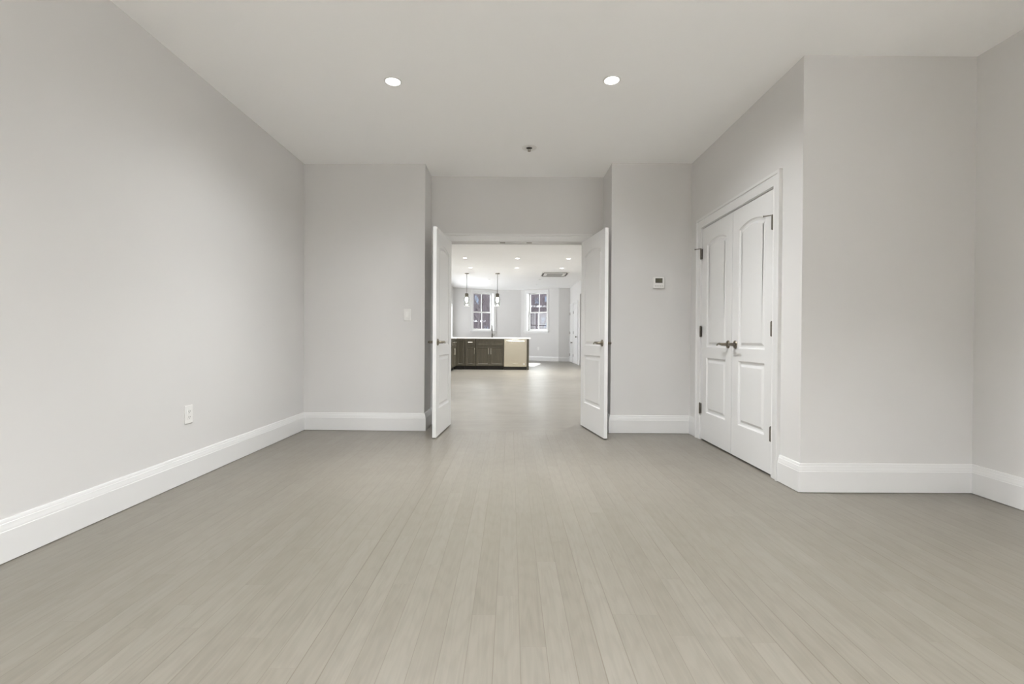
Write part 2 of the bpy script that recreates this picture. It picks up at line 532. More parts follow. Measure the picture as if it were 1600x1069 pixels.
def door_mesh(w, h, th, panels):
    """leaf in u (0..w), z (0..h); front face at v=0, back at v=th; moulded panels on both faces"""
    mb = MB()
    rings = [(0.0, 0.0), (0.004, 0.006), (0.012, 0.0115), (0.020, 0.0125), (0.027, 0.0125), (0.047, 0.003)]
    for side in (0, 1):
        def P(u, z, d):
            return (u, d if side == 0 else th - d, z)
        outer = panel_rect(0, w, 0, h)
        loops = [outer] + panels
        flat = [q for lp in loops for q in lp]
        tri = tessellate_polygon([[Vector((u, z, 0)) for u, z in lp] for lp in loops])
        mb.add([P(u, z, 0) for u, z in flat], [tuple(t) for t in tri])
        for pl in panels:
            prev = None
            for d, dep in rings:
                cur = offset(pl, d) if d else pl
                if prev is not None:
                    n = len(pl)
                    mb.add([P(u, z, prev[1]) for u, z in prev[0]] + [P(u, z, dep) for u, z in cur],
                           [(i, (i + 1) % n, (i + 1) % n + n, i + n) for i in range(n)])
                prev = (cur, dep)
            tri = tessellate_polygon([[Vector((u, z, 0)) for u, z in prev[0]]])
            mb.add([P(u, z, prev[1]) for u, z in prev[0]], [tuple(t) for t in tri])
    mb.add([(0, 0, 0), (w, 0, 0), (w, th, 0), (0, th, 0), (0, 0, h), (w, 0, h), (w, th, h), (0, th, h)],
           [(0, 3, 2, 1), (4, 5, 6, 7), (1, 2, 6, 5), (3, 0, 4, 7)])
    # weld so that normals agree
    bm = bmesh.new()
    vs = [bm.verts.new(p) for p in mb.v]
    for f in mb.f:
        try:
            bm.faces.new([vs[i] for i in f])
        except ValueError:
            pass
    bmesh.ops.remove_doubles(bm, verts=bm.verts, dist=1e-5)
    bm.verts.index_update()
    o = MB()
    o.v = [tuple(v.co) for v in bm.verts]
    o.f = [tuple(v.index for v in f.verts) for f in bm.faces]
    bm.free()
    return o

def lever_set(parent, u, z, v, sgn, out, mat='nickel'):
    """rosette, shank and wavy lever; sgn: direction of the lever along u, out: -1 front face (v<0), +1 back"""
    Rm = Matrix.Translation((u, v, z)) @ Matrix.Rotation(math.radians(90 if out < 0 else -90), 4, 'X')
    ros = MB().lathe([(0.034, 0), (0.034, 0.004), (0.030, 0.009), (0.018, 0.012), (0.014, 0.016), (0.0, 0.016)], 28, Rm).build('rosette', mat, parent)
    d = out
    pts = [(u, v + d * 0.012, z), (u, v + d * 0.040, z), (u + sgn * 0.006, v + d * 0.050, z), (u + sgn * 0.025, v + d * 0.054, z + 0.002),
           (u + sgn * 0.055, v + d * 0.054, z + 0.006), (u + sgn * 0.085, v + d * 0.053, z + 0.001), (u + sgn * 0.108, v + d * 0.050, z - 0.007), (u + sgn * 0.116, v + d * 0.048, z - 0.004)]
    MB().tube(pts, [0.013, 0.0125, 0.0125, 0.011, 0.0085, 0.0075, 0.0075, 0.005], 14).build('lever', mat, ros)
    return ros

def hinge(parent, u, z, v, stop=0, mat='bronze', name='hinge', out_=1):
    mb = MB()
    mb.lathe([(0.0, -0.054), (0.004, -0.053), (0.0055, -0.050), (0.0075, -0.050), (0.0075, 0.050), (0.0055, 0.050), (0.004, 0.056), (0.0, 0.057)], 12, Matrix.Translation((u, v - out_ * 0.014, z)))
    mb.box(u - 0.012, u + 0.012, v - 0.002, v + 0.001, z - 0.05, z + 0.05)
    h = mb.build(name, mat, parent)
    if stop:
        MB().tube([(u, v - 0.014, z + 0.052), (u + stop * 0.02, v - 0.03, z + 0.052), (u + stop * 0.04, v - 0.05, z + 0.052), (u + stop * 0.045, v - 0.056, z + 0.052)], [0.004, 0.004, 0.004, 0.007], 10).build('hinge_stop', mat, h)
    return h

def two_panels(w):
    m = 0.118 if w > 0.7 else 0.112
    return [panel_rect(m, w - m, 0.265, 0.790), panel_arch(m, w - m, 0.890, 1.858, 0.044)]

# leaf frame: origin at the hinge foot, u along the leaf, v away from the viewer
def leaf(name, origin, udir, w, label, handle_u, lever_sgn, both, hinge_u, stop_sgn=0, h=2.036):
    th = 0.035
    e = Vector((udir[0], udir[1], 0)).normalized()
    n = Vector((-e.y, e.x, 0))
    Mx = Matrix(((e.x, n.x, 0, origin[0]), (e.y, n.y, 0, origin[1]), (0, 0, 1, 0.012), (0, 0, 0, 1)))
    o = door_mesh(w, h, th, two_panels(w)).build(name, 'trim', None, angle=20)
    o.matrix_world = Mx
    lever_set(o, handle_u, 0.922, 0.0, lever_sgn, -1)
    if both:
        lever_set(o, handle_u, 0.922, th, lever_sgn, 1)
    return struct(o, label)

WL = 0.6305
# closet pair: seen from the room, u runs towards the viewer (-y); v points into the closet (+x)
ym = (CY0 + CY1) / 2
d1 = leaf('door_1', (XR + 0.001, CY1 - 0.004, 0), (0, -1), WL, 'left leaf of the white arched panel closet doors', WL - 0.062, -1, False, 0)
d2 = leaf('door_2', (XR + 0.001, ym - 0.0025, 0), (0, -1), WL, 'right leaf of the white arched panel closet doors', 0.062, 1, False, WL)
for z, st in ((1.795, 1), (1.04, 0), (0.292, 0)):
    hinge(d1, -0.002, z, 0.0, -st)
    hinge(d2, WL + 0.002, z, 0.0, -st)
# double doors standing open into the room
HL, NL = Vector((-0.668, 5.340, 0)), Vector((-0.718, 4.585, 0))
HR, NR = Vector((0.786, 5.340, 0)), Vector((0.905, 4.585, 0))
WD = 0.752
uL = (HL - NL).normalized()
# left leaf: visible face looks right; u from near edge to hinge makes v point left (away)
nl = HL - uL * WD
d3 = leaf('door_3', nl, uL, WD, 'left leaf of the open white double doors', 0.060, 1, True, WD)
uR = (NR - HR).normalized()
d4 = leaf('door_4', HR, uR, WD, 'right leaf of the open white double doors', WD - 0.060, -1, True, 0)
for z in (1.80, 1.04, 0.24):
    hinge(d3, WD + 0.003, z, 0.040)
    hinge(d4, -0.003, z, 0.040)

# casings: backband outside, beads inside; jamb liners
CAS = [(0.004, 0.0), (0.004, 0.010), (0.006, 0.014), (0.012, 0.011), (0.018, 0.012), (0.052, 0.015), (0.062, 0.018), (0.070, 0.016), (0.074, 0.024), (0.092, 0.024), (0.092, 0.0)]
def casing(name, path, N, label, w=1.0):
    if N[0] < -0.5:
        path = path[::-1]                          # keeps the profile on the outer side
    return struct(MB().sweep(path, N, [(a * w, b) for a, b in CAS]).build(name, 'trim', None, angle=20), label)
casing('trim_1', [(XR, CY0, 0), (XR, CY0, DTOP), (XR, CY1, DTOP), (XR, CY1, 0)], (-1, 0, 0), 'white moulded casing around the closet doors', 1.06)
casing('trim_2', [(OPX0, YA, 0), (OPX0, YA, DTOP), (OPX1, YA, DTOP), (OPX1, YA, 0)], (0, -1, 0), 'white moulded casing around the double doorway')
jb = MB().box(XR - 0.0005, XR + T, CY0 - 0.02, CY0, 0, DTOP).box(XR - 0.0005, XR + T, CY1, CY1 + 0.02, 0, DTOP).box(XR - 0.0005, XR + T, CY0 - 0.02, CY1 + 0.02, DTOP, DTOP + 0.02)
struct(jb.build('trim_3', 'trim'), 'jamb of the closet doors')
jb = MB().box(OPX0 - 0.02, OPX0, YA - 0.001, YA + T + 0.001, 0, DTOP).box(OPX1, OPX1 + 0.02, YA - 0.001, YA + T + 0.001, 0, DTOP).box(OPX0 - 0.02, OPX1 + 0.02, YA - 0.001, YA + T + 0.001, DTOP, DTOP + 0.02)
jb.box(OPX0, OPX0 + 0.012, YA + 0.045, YA + 0.085, 0, DTOP).box(OPX1 - 0.012, OPX1, YA + 0.045, YA + 0.085, 0, DTOP).box(OPX0, OPX1, YA + 0.045, YA + 0.085, DTOP - 0.012, DTOP)
jo = struct(jb.build('trim_4', 'trim'), 'jamb and stop of the double doorway')
for x in (-0.10, 0.20):
    boxo('ball_catch', 'bronze', jo, x - 0.03, x + 0.03, YA + 0.006, YA + 0.030, DTOP - 0.003, DTOP)

# ------------------------------------------------------------------ small fittings of the near room
def plate(name, Mx, w, h, kind, label, cat):
    r = empty(name)
    r.matrix_world = Mx
    MB().box(-w / 2, w / 2, -0.006, 0, -h / 2, h / 2).build('cover_plate', 'plastic', r, 0.003)
    if kind == 'switch':
        b = MB()
        b.add([(-0.017, -0.006, -0.034), (0.017, -0.006, -0.034), (0.017, -0.006, 0.034), (-0.017, -0.006, 0.034),
               (-0.0165, -0.011, -0.033), (0.0165, -0.011, -0.033), (0.0165, -0.0065, 0.033), (-0.0165, -0.0065, 0.033)],
              [(0, 1, 5, 4), (1, 2, 6, 5), (2, 3, 7, 6), (3, 0, 4, 7), (4, 5, 6, 7), (0, 3, 2, 1)])
        b.build('rocker', 'plastic', r, 0.001)
    else:
        f = boxo('receptacle', 'plastic', r, -0.0175, 0.0175, -0.0085, -0.005, -0.034, 0.034, 0.0015)
        for zz in (-0.019, 0.019):
            MB().box(-0.008, -0.0055, -0.0092, -0.0083, zz - 0.003, zz + 0.007).box(0.0055, 0.008, -0.0092, -0.0083, zz - 0.002, zz + 0.006).box(-0.002, 0.002, -0.0092, -0.0083, zz - 0.010, zz - 0.006).build('slots', 'dark', f)
    return tag(r, label, cat)

def wallframe(p, e):                                  # e: direction to the right as seen from the room
    e = Vector((e[0], e[1], 0)).normalized()
    n = Vector((-e.y, e.x, 0))
    return Matrix(((e.x, n.x, 0, p[0]), (e.y, n.y, 0, p[1]), (0, 0, 1, p[2]), (0, 0, 0, 1)))
plate('wall_outlet', wallframe((XL, 3.222, 0.449), (0, 1)), 0.080, 0.124, 'outlet', 'white rectangular outlet low on the long left wall', 'outlet')
ys = YL0 + (YL1 - YL0) * ((-1.084 - XL) / (AL - XL))
plate('light_switch', wallframe((-1.084, ys, 1.215), (AL - XL, YL1 - YL0)), 0.074, 0.122, 'switch', 'white rocker light switch on the wall left of the double doors', 'light switch')

th = empty('thermostat')
th.matrix_world = wallframe((1.5195, YR, 1.558), (1, 0))
MB().box(-0.059, 0.059, -0.026, 0, -0.059, 0.059).build('body', 'plastic', th, 0.006)
boxo('screen_rim', 'lcdrim', th, -0.037, 0.037, -0.0275, -0.0255, -0.004, 0.044, 0.0008)
boxo('screen', 'lcd', th, -0.031, 0.031, -0.0285, -0.027, 0.003, 0.040)
for k in range(5):
    boxo('button', 'key', th, -0.040 + k * 0.0175, -0.031 + k * 0.0175, -0.0275, -0.0255, -0.040, -0.032, 0.0005)
tag(th, 'white square thermostat with a dark green screen right of the double doors', 'thermostat')

sp = empty('fire_sprinkler', (0.165, 4.552, H))
MB().lathe([(0.030, -0.001), (0.030, -0.004), (0.036, -0.006), (0.058, -0.0075), (0.068, -0.006), (0.0725, -0.002), (0.0725, 0.0)], 40).build('escutcheon', 'plastic', sp)
MB().lathe([(0.0, -0.0015), (0.0285, -0.0015), (0.0285, -0.0035), (0.0, -0.0035)], 32).build('cup', 'dark', sp)
hd = MB().lathe([(0.0, -0.003), (0.010, -0.003), (0.011, -0.010), (0.007, -0.014), (0.0, -0.014)], 20)
hd.tube([(-0.009, 0, -0.008), (-0.011, 0, -0.020), (-0.003, 0, -0.030)], 0.002, 8).tube([(0.009, 0, -0.008), (0.011, 0, -0.020), (0.003, 0, -0.030)], 0.002, 8)
hd.build('sprinkler_head', 'bronze', sp)
MB().lathe([(0.0, -0.030), (0.016, -0.030), (0.016, -0.0318), (0.0, -0.0318)], 24).build('deflector', 'nickel', sp)
tag(sp, 'small round fire sprinkler on the ceiling before the double doors', 'sprinkler')

def downlight(x, y, z, label, energy, group, R=0.062, lit=True, size=135, spill=None):
    r = empty('recessed_downlight', (x, y, z))
    MB().lathe([(R * 0.80, -0.001), (R * 0.80, -0.004), (R * 0.86, -0.006), (R, -0.004), (R * 1.02, 0.0)], 36).build('trim_ring', 'plastic', r)
    MB().lathe([(0.0, -0.002), (R * 0.80, -0.002), (R * 0.80, -0.0045), (R * 0.6, -0.006), (0.0, -0.0065)], 32).build('lens', 'lens' if lit else 'lensoff', r)
    if lit:
        light('downlight_lamp', 'SPOT', (0, 0, -0.012), energy, (0, 0, -1), (0.962, 0.987, 1.0), r, spot_size=math.radians(size), spot_blend=1.0, shadow_soft_size=R * 0.8)
        if spill:
            light('downlight_spill', 'SPOT', (0, 0, -0.012), spill[0], (0, 0, -1), (0.962, 0.987, 1.0), r, spot_size=math.radians(spill[1]), spot_blend=1.0, shadow_soft_size=R * 0.8)
    return tag(r, label, 'ceiling light', group)
G1 = 'downlights of the front room'
downlight(-0.845, 3.391, H, 'lit recessed ceiling light, left of the two in the front room', SPOT_NEAR[0], G1, size=SPOT_NEAR[1], spill=SPILL_NEAR)
downlight(0.697, 3.354, H, 'lit recessed ceiling light, right of the two in the front room', SPOT_NEAR[0], G1, size=SPOT_NEAR[1], spill=SPILL_NEAR)
for y, nm in ((1.05, 'nearest'), (-1.25, 'second')):
    for x, sd in ((-0.845, 'left'), (0.697, 'right')):
        downlight(x, y, H, f'recessed ceiling light above and behind the viewer, {sd} one of the {nm} pair', SPOT_BEHIND[y][0], 'downlights behind the viewer', size=SPOT_BEHIND[y][1])
downlight(2.24, 1.55, H, 'added ceiling light brightening the nook right of the closet corner, out of view', FILL_NOOK[0], 'downlights behind the viewer', size=FILL_NOOK[1])

# ------------------------------------------------------------------ kitchen room shell beyond the doors
KX0, KX1 = -2.473, 2.52
KY = YA + T
BA, BB_, BC, BD = Vector((-2.473, 20.44)), Vector((-0.62, 21.35)), Vector((0.45, 21.30)), Vector((2.04, 20.36))
WT = 0.34
struct(MB().box(XL - T, XRR + T, 4.98, KY, -0.12, 0).prism([(KX0 - T, KY), (4.2, KY), (4.2, 20.5), (2.6, 20.9), (0.8, 21.7), (-0.9, 21.8), (KX0 - T, 20.9)], -0.12, 0).build('floor_kitchen', 'floor_k'),
       'pale oak floor shining in the room beyond the double doors')
struct(MB().prism([(KX0 - T, KY - 0.05), (4.2, KY - 0.05), (4.2, 20.6), (2.6, 21.1), (0.8, 21.9), (-0.9, 22.0), (KX0 - T, 21.1)], HK, HK + 0.14).build('ceiling_kitchen', 'ceiling'),
       'white ceiling of the room beyond the double doors')
wkl = MB().box(KX0 - T, KX0, KY, ADDED_KWIN_Y[0], 0, HK).box(KX0 - T, KX0, ADDED_KWIN_Y[1], 20.7, 0, HK)
wkl.box(KX0 - T, KX0, ADDED_KWIN_Y[0], ADDED_KWIN_Y[1], 0, ADDED_KWIN_Z[0]).box(KX0 - T, KX0, ADDED_KWIN_Y[0], ADDED_KWIN_Y[1], ADDED_KWIN_Z[1], HK)
struct(wkl.build('wall_kitchen_left', 'wall'), 'left wall of the kitchen room with an added side window')

def wall_opening(name, p, q, u0, u1, z0, z1, ht, th, label, ext0=0.0, ext1=0.0):
    e = (q - p).normalized()
    L = (q - p).length
    n = Vector((-e.y, e.x))
    Mx = Matrix(((e.x, n.x, 0, p.x), (e.y, n.y, 0, p.y), (0, 0, 1, 0), (0, 0, 0, 1)))
    mb = MB().box(-ext0, u0, 0, th, 0, ht).box(u1, L + ext1, 0, th, 0, ht).box(u0, u1, 0, th, 0, z0).box(u0, u1, 0, th, z1, ht)
    o = mb.build(name, 'wall')
    o.matrix_world = Mx
    struct(o, label)
    return Mx
WZ0, WZ1 = 1.30, 3.0
UL0, UL1 = 0.925, 1.905
UR0, UR1 = 0.275, 1.275
ML = wall_opening('wall_bay_left', BA, BB_, UL0, UL1, WZ0, WZ1, HK, WT, 'angled bay wall with the left window', 0.0, 0.0)
MR = wall_opening('wall_bay_right', BC, BD, UR0, UR1, WZ0, WZ1, HK, WT, 'angled bay wall with the right window', 0.0, 0.0)
struct(MB().prism([BB_[:], BC[:], (BC.x + 0.17, BC.y + 0.30), (BB_.x - 0.15, BB_.y + 0.31)], 0, HK).build('wall_bay_center', 'wall'), 'flat bay wall between the two windows')
struct(MB().prism([BD[:], (KX1, 20.36), (KX1 + T, 20.36), (KX1 + T, 20.7), (BD.x + 0.17, BD.y + 0.3)], 0, HK).build('wall_kitchen_return', 'wall'), 'narrow shaded grey wall beside the right bay')
HY0, HY1, HZ = 15.9, 17.42, 2.60
wk = MB().box(KX1, KX1 + T, KY, HY0, 0, HK).box(KX1, KX1 + T, HY1, 20.7, 0, HK).box(KX1, KX1 + T, HY0, HY1, HZ, HK)
struct(wk.build('wall_kitchen_right', 'wall'), 'bright right wall of the kitchen room')
struct(MB().box(KX1 + T, 4.2, HY1, HY1 + T, 0, HK).box(KX1 + T, 4.2, HY0 - T, HY0, 0, HK).box(4.1, 4.2, HY0, HY1, 0, HK).build('wall_hall', 'wall'), 'side hall off the kitchen room')

def kb(name, p, q, prev=None, nxt=None, label=None):
    return baseboard(name, p, q, prev, nxt, label, 1.05)
KP = [(KX1, HY1), (KX1, 17.55), (KX1, 20.28), (KX1, 20.36), BD[:], BC[:], BB_[:], BA[:], (KX0, 15.5)]
kb('baseboard_kitchen_right', KP[2], KP[3], None, KP[4])
kb('baseboard_kitchen_return', KP[3], KP[4], KP[2], KP[5], 'white baseboard of the narrow shaded wall')
kb('baseboard_bay_right', KP[4], KP[5], KP[3], KP[6], 'white baseboard under the right bay window')
kb('baseboard_bay_center', KP[5], KP[6], KP[4], KP[7])
kb('baseboard_bay_left', KP[6], KP[7], KP[5], None)
kb('baseboard_kitchen_pier', KP[0], KP[1])

# windows: casing, stool, lined reveal, two sashes two panes wide
def bay_window(name, Mx, u0, u1, label):
    r = empty(name)
    r.matrix_world = Mx
    w = u1 - u0
    z0, z1 = WZ0, WZ1
    vo = 0.20
    MB().sweep([(u0, 0, z0), (u0, 0, z1), (u1, 0, z1), (u1, 0, z0)], (0, -1, 0), [(a, b) for a, b in CAS]).build('casing', 'trim', r, angle=20)
    MB().box(u0 - 0.13, u1 + 0.13, -0.055, 0.06, z0 - 0.035, z0).box(u0 - 0.09, u1 + 0.09, -0.02, 0, z0 - 0.10, z0 - 0.035).build('sill', 'trim', r, 0.006)
    MB().box(u0 - 0.001, u0 + 0.012, 0, WT, z0, z1).box(u1 - 0.012, u1 + 0.001, 0, WT, z0, z1).box(u0, u1, 0, WT, z1 - 0.012, z1 + 0.001).box(u0, u1, 0, WT + 0.04, z0 - 0.001, z0 + 0.012).build('frame', 'trim', r)
    zm = z0 + (z1 - z0) * 0.487
    for nm, za, zb, v0 in (('lower_sash', z0 + 0.012, zm + 0.025, vo), ('upper_sash', zm - 0.025, z1 - 0.012, vo + 0.045)):
        a, b = u0 + 0.012, u1 - 0.012
        bot = 0.085 if nm == 'lower_sash' else 0.05
        s = MB().box(a, a + 0.055, v0, v0 + 0.04, za, zb).box(b - 0.055, b, v0, v0 + 0.04, za, zb)
        s.box(a + 0.055, b - 0.055, v0, v0 + 0.04, za, za + bot).box(a + 0.055, b - 0.055, v0, v0 + 0.04, zb - 0.05, zb)
        s.box((a + b) / 2 - 0.011, (a + b) / 2 + 0.011, v0 + 0.004, v0 + 0.036, za + bot, zb - 0.05)
        so = s.build(nm, 'trim', r, 0.003)
        boxo('glass', 'glass', so, a + 0.05, b - 0.05, v0 + 0.018, v0 + 0.022, za + bot - 0.005, zb - 0.045)
    return struct(r, label)
bay_window('window_1', ML, UL0, UL1, 'left of the two white bay windows, behind the pendant lamps')
bay_window('window_2', MR, UR0, UR1, 'right of the two white bay windows')
plate('wall_outlet', MR @ Matrix.Translation((0.87, 0, 0.53)), 0.085, 0.135, 'outlet', 'white outlet under the right bay window', 'outlet')

def added_window(name, x, sgn, y0, y1, z0, z1, bays, label):
    # added frame for a fill lamp in a wall of constant x; sgn points into the room
    r = empty(name)
    xa, xb = sorted((x - sgn * 0.095, x - sgn * 0.045))
    mb = MB().box(xa, xb, y0, y0 + 0.05, z0, z1).box(xa, xb, y1 - 0.05, y1, z0, z1).box(xa, xb, y0 + 0.05, y1 - 0.05, z0, z0 + 0.06).box(xa, xb, y0 + 0.05, y1 - 0.05, z1 - 0.05, z1)
    for k in range(1, bays):
        yk = y0 + (y1 - y0) * k / bays
        mb.box(xa, xb, yk - 0.035, yk + 0.035, z0 + 0.06, z1 - 0.05)
    zm = (z0 + z1) / 2
    for k in range(bays):
        ya, yb = y0 + (y1 - y0) * k / bays + 0.05, y0 + (y1 - y0) * (k + 1) / bays - 0.05
        mb.box(xa, xb, ya, yb, zm - 0.02, zm + 0.02)
    mb.build('frame', 'trim', r, 0.003)
    path = [(x, y0, z0), (x, y0, z1), (x, y1, z1), (x, y1, z0)]
    MB().sweep(path if sgn > 0 else path[::-1], (sgn, 0, 0), [(a, b) for a, b in CAS]).build('casing', 'trim', r, angle=20)
    sx = sorted((x - sgn * 0.045, x + sgn * 0.045))
    MB().box(sx[0], sx[1], y0, y1, z0 - 0.03, z0).build('sill', 'trim', r, 0.004)
    return struct(r, label)
added_window('added_window_3', KX0, 1, *ADDED_KWIN_Y, *ADDED_KWIN_Z, 3, 'unseen side window added to light the kitchen room, left of the peninsula')
added_window('added_window_4', XRR, -1, *ADDED_WIN, *ADDED_WIN_Z, 1, 'unseen window added to the right wall for fill light, behind the viewer')

# doors on the kitchen's right wall
def side_door(name, tn, y0, y1, zt, knob_z, label, tlabel):
    w = y1 - y0
    Mx = Matrix(((0, 1, 0, KX1 - 0.012), (-1, 0, 0, y1), (0, 0, 1, 0.015), (0, 0, 0, 1)))
    s = zt / 2.03
    m = 0.12 * min(1, w / 0.7)
    o = door_mesh(w, zt - 0.015, 0.012, [panel_rect(m, w - m, 0.265 * s, 0.79 * s), panel_arch(m, w - m, 0.89 * s, 1.84 * s, 0.06)]).build(name, 'trim', None, angle=20)
    o.matrix_world = Mx
    MB().lathe([(0.0, 0.0), (0.03, 0.0), (0.03, 0.006), (0.012, 0.012), (0.012, 0.035), (0.028, 0.045), (0.033, 0.058), (0.026, 0.070), (0.0, 0.073)], 20,
               Matrix.Translation((w - 0.07, 0, knob_z)) @ Matrix.Rotation(math.radians(90), 4, 'X')).build('door_knob', 'bronze', o)
    for z in (0.25 * s, 1.05 * s, 1.75 * s):
        hinge(o, 0.0, z, 0.0)
    struct(o, label)
    casing(tn, [(KX1, y0 - 0.01, 0), (KX1, y0 - 0.01, zt + 0.01), (KX1, y1 + 0.01, zt + 0.01), (KX1, y1 + 0.01, 0)], (-1, 0, 0), tlabel)
side_door('door_5', 'trim_5', 17.97, 19.10, 2.33, 1.03, 'white panel door with a dark knob on the bright side wall', 'white casing of the side wall door')
side_door('door_6', 'trim_6', 19.36, 20.14, 2.33, 0.80, 'second white door beyond it, next to the shaded wall', 'white casing of the second side wall door')

# ------------------------------------------------------------------ kitchen peninsula
FY = 14.75                                     # plane of the cabinet fronts
CH0, CH1 = 0.957, 1.0                          # underside and top of the worktop
KICK = 0.115

def shaker(name, parent, u0, u1, z0, z1, mat='cabinet', rail=0.058):
    """framed front with a recessed centre, bead around it; faces -v at v=0"""
    r = min(rail, (z1 - z0) * 0.24)
    out = panel_rect(u0, u1, z0, z1)
    mb = MB()
    n = 4
    rings = [(out, 0.0), (out, -0.020)]
    a = offset(out, r)
    rings += [(a, -0.020), (offset(a, 0.007), -0.013), (offset(a, 0.014), -0.010)]
    for (p, d), (q, e) in zip(rings[:-1], rings[1:]):
        mb.add([(u, d, z) for u, z in p] + [(u, e, z) for u, z in q], [(i, (i + 1) % n, (i + 1) % n + n, i + n) for i in range(n)])
    p, d = rings[-1]
    mb.add([(u, d, z) for u, z in p], [(0, 1, 2, 3)])
    p, d = rings[0]
    mb.add([(u, d, z) for u, z in p], [(3, 2, 1, 0)])
    return mb.build(name, mat, parent, 0.0015)

def bar_handle(parent, u, z, length, vertical):
    h = length / 2
    if vertical:
        mb = MB().tube([(u, -0.050, z - h), (u, -0.050, z + h)], 0.008, 10)
        for s in (-0.75, 0.75):
            mb.tube([(u, -0.018, z + s * h), (u, -0.050, z + s * h)], 0.006, 8)
    else:
        mb = MB().tube([(u - h, -0.050, z), (u + h, -0.050, z)], 0.010, 10)
        for s in (-0.75, 0.75):
            mb.tube([(u + s * h, -0.018, z), (u + s * h, -0.050, z)], 0.006, 8)
    return mb.build('handle', 'chrome', parent)

def base_cabinet(Mx, w, depth, fronts, label, kick_in=0.07):
    r = empty('base_cabinet')
    r.matrix_world = Mx
    boxo('body', 'cabinet', r, 0, w, 0.0, depth, KICK, CH0, 0.0015)
    boxo('toe_kick', 'kick', r, 0.0, w, kick_in, depth, 0, KICK)
    for kind, u0, u1, z0, z1, hd in fronts:
        f = shaker(kind, r, u0, u1, z0, z1)
        if hd:
            bar_handle(f, *hd)
    return tag(r, label, 'cabinet', 'dark kitchen base cabinets')
ZD = 0.733                                     # joint between drawers and doors
zt, zb = CH0 - 0.022, KICK + 0.006
F = lambda x: Matrix.Translation((x, FY, 0))
cc = base_cabinet(F(-1.690), 0.272, 0.70, [('door', 0.012, 0.264, zb, zt, None)], 'dark narrow cabinet with one tall plain door at the inner corner')
boxo('filler_strip', 'kick', cc, -0.09, 0.0, 0.07, 0.70, 0.0, KICK)
base_cabinet(F(-1.414), 0.332, 0.70, [('drawer', 0.008, 0.324, ZD + 0.006, zt, (0.166, 0.845, 0.14, False)), ('door', 0.008, 0.324, zb, ZD - 0.006, (0.292, 0.575, 0.19, True))],
             'dark cabinet with one drawer over one door, left of the sink unit')
base_cabinet(F(-1.078), 0.858, 0.70, [('drawer', 0.008, 0.426, ZD + 0.006, zt, None), ('drawer', 0.432, 0.850, ZD + 0.006, zt, None),
             ('door', 0.008, 0.426, zb, ZD - 0.006, (0.394, 0.575, 0.19, True)), ('door', 0.432, 0.850, zb, ZD - 0.006, (0.464, 0.575, 0.19, True))],
             'dark double-door sink cabinet under the faucet, left of the dishwasher')
# run coming forward on the left, fronts facing right
RM = Matrix(((0, -1, 0, -1.700), (1, 0, 0, 13.55), (0, 0, 1, 0), (0, 0, 0, 1)))
base_cabinet(RM, 1.17, 0.77, [('drawer', 0.008, 0.56, ZD + 0.006, zt, (0.284, 0.845, 0.16, False)), ('drawer', 0.568, 1.12, ZD + 0.006, zt, (0.844, 0.845, 0.16, False)),
             ('door', 0.008, 0.56, zb, ZD - 0.006, (0.52, 0.575, 0.19, True)), ('door', 0.568, 1.12, zb, ZD - 0.006, (0.608, 0.575, 0.19, True))],
             'dark cabinet of the side run, seen edge on beside the left door leaf')

dw = empty('dishwasher', (-0.212, FY, 0))
DWW = 0.708
boxo('tub', 'dark', dw, 0.004, DWW - 0.004, 0.0, 0.66, 0.03, CH0 - 0.012)
boxo('toe_plate', 'kick', dw, 0.006, DWW - 0.006, -0.004, 0.0, 0.0, 0.092)
fr = MB().box(0.004, DWW - 0.004, -0.036, -0.001, 0.098, CH0 - 0.014).build('door', 'steel', dw, 0.006, seg=3)
hb = MB().tube([(0.07, -0.085, 0.885), (DWW - 0.07, -0.085, 0.885)], 0.014, 16)
for x in (0.09, DWW - 0.09):
    hb.tube([(x, -0.034, 0.885), (x, -0.085, 0.885)], 0.010, 12)
hb.build('handle', 'chrome', fr)
boxo('name_plate', 'chrome', fr, 0.28, 0.42, -0.0385, -0.0355, 0.185, 0.200, 0.0008)
MB().box(0.602, 0.640, -0.0385, -0.0355, 0.165, 0.203).build('badge', 'plastic', fr, 0.001)
tag(dw, 'stainless steel dishwasher with a bar handle at the right end of the dark cabinets', 'dishwasher')

ep = boxo('end_panel', 'cabinet', None, 0.500, 0.562, FY - 0.02, FY + 0.72, 0.0, CH0, 0.002)
tag(ep, 'dark upright end panel of the peninsula, right of the dishwasher', 'panel')
bp = boxo('back_panel', 'cabinet', None, -1.70, 0.500, FY + 0.702, FY + 0.722, 0.0, CH0, 0.002)
tag(bp, 'dark rear panel closing the back of the peninsula cabinets', 'panel')

wt = MB()
wt.prism([(KX0 + 0.002, 13.52), (-1.665, 13.52), (-1.665, FY - 0.035), (0.612, FY - 0.035), (0.612, FY + 1.32), (KX0 + 0.002, FY + 1.32)], CH0, CH1)
w_ = wt.build('worktop', 'counter', None, 0.004)
tag(w_, 'white stone worktop covering the dark kitchen cabinets', 'worktop')

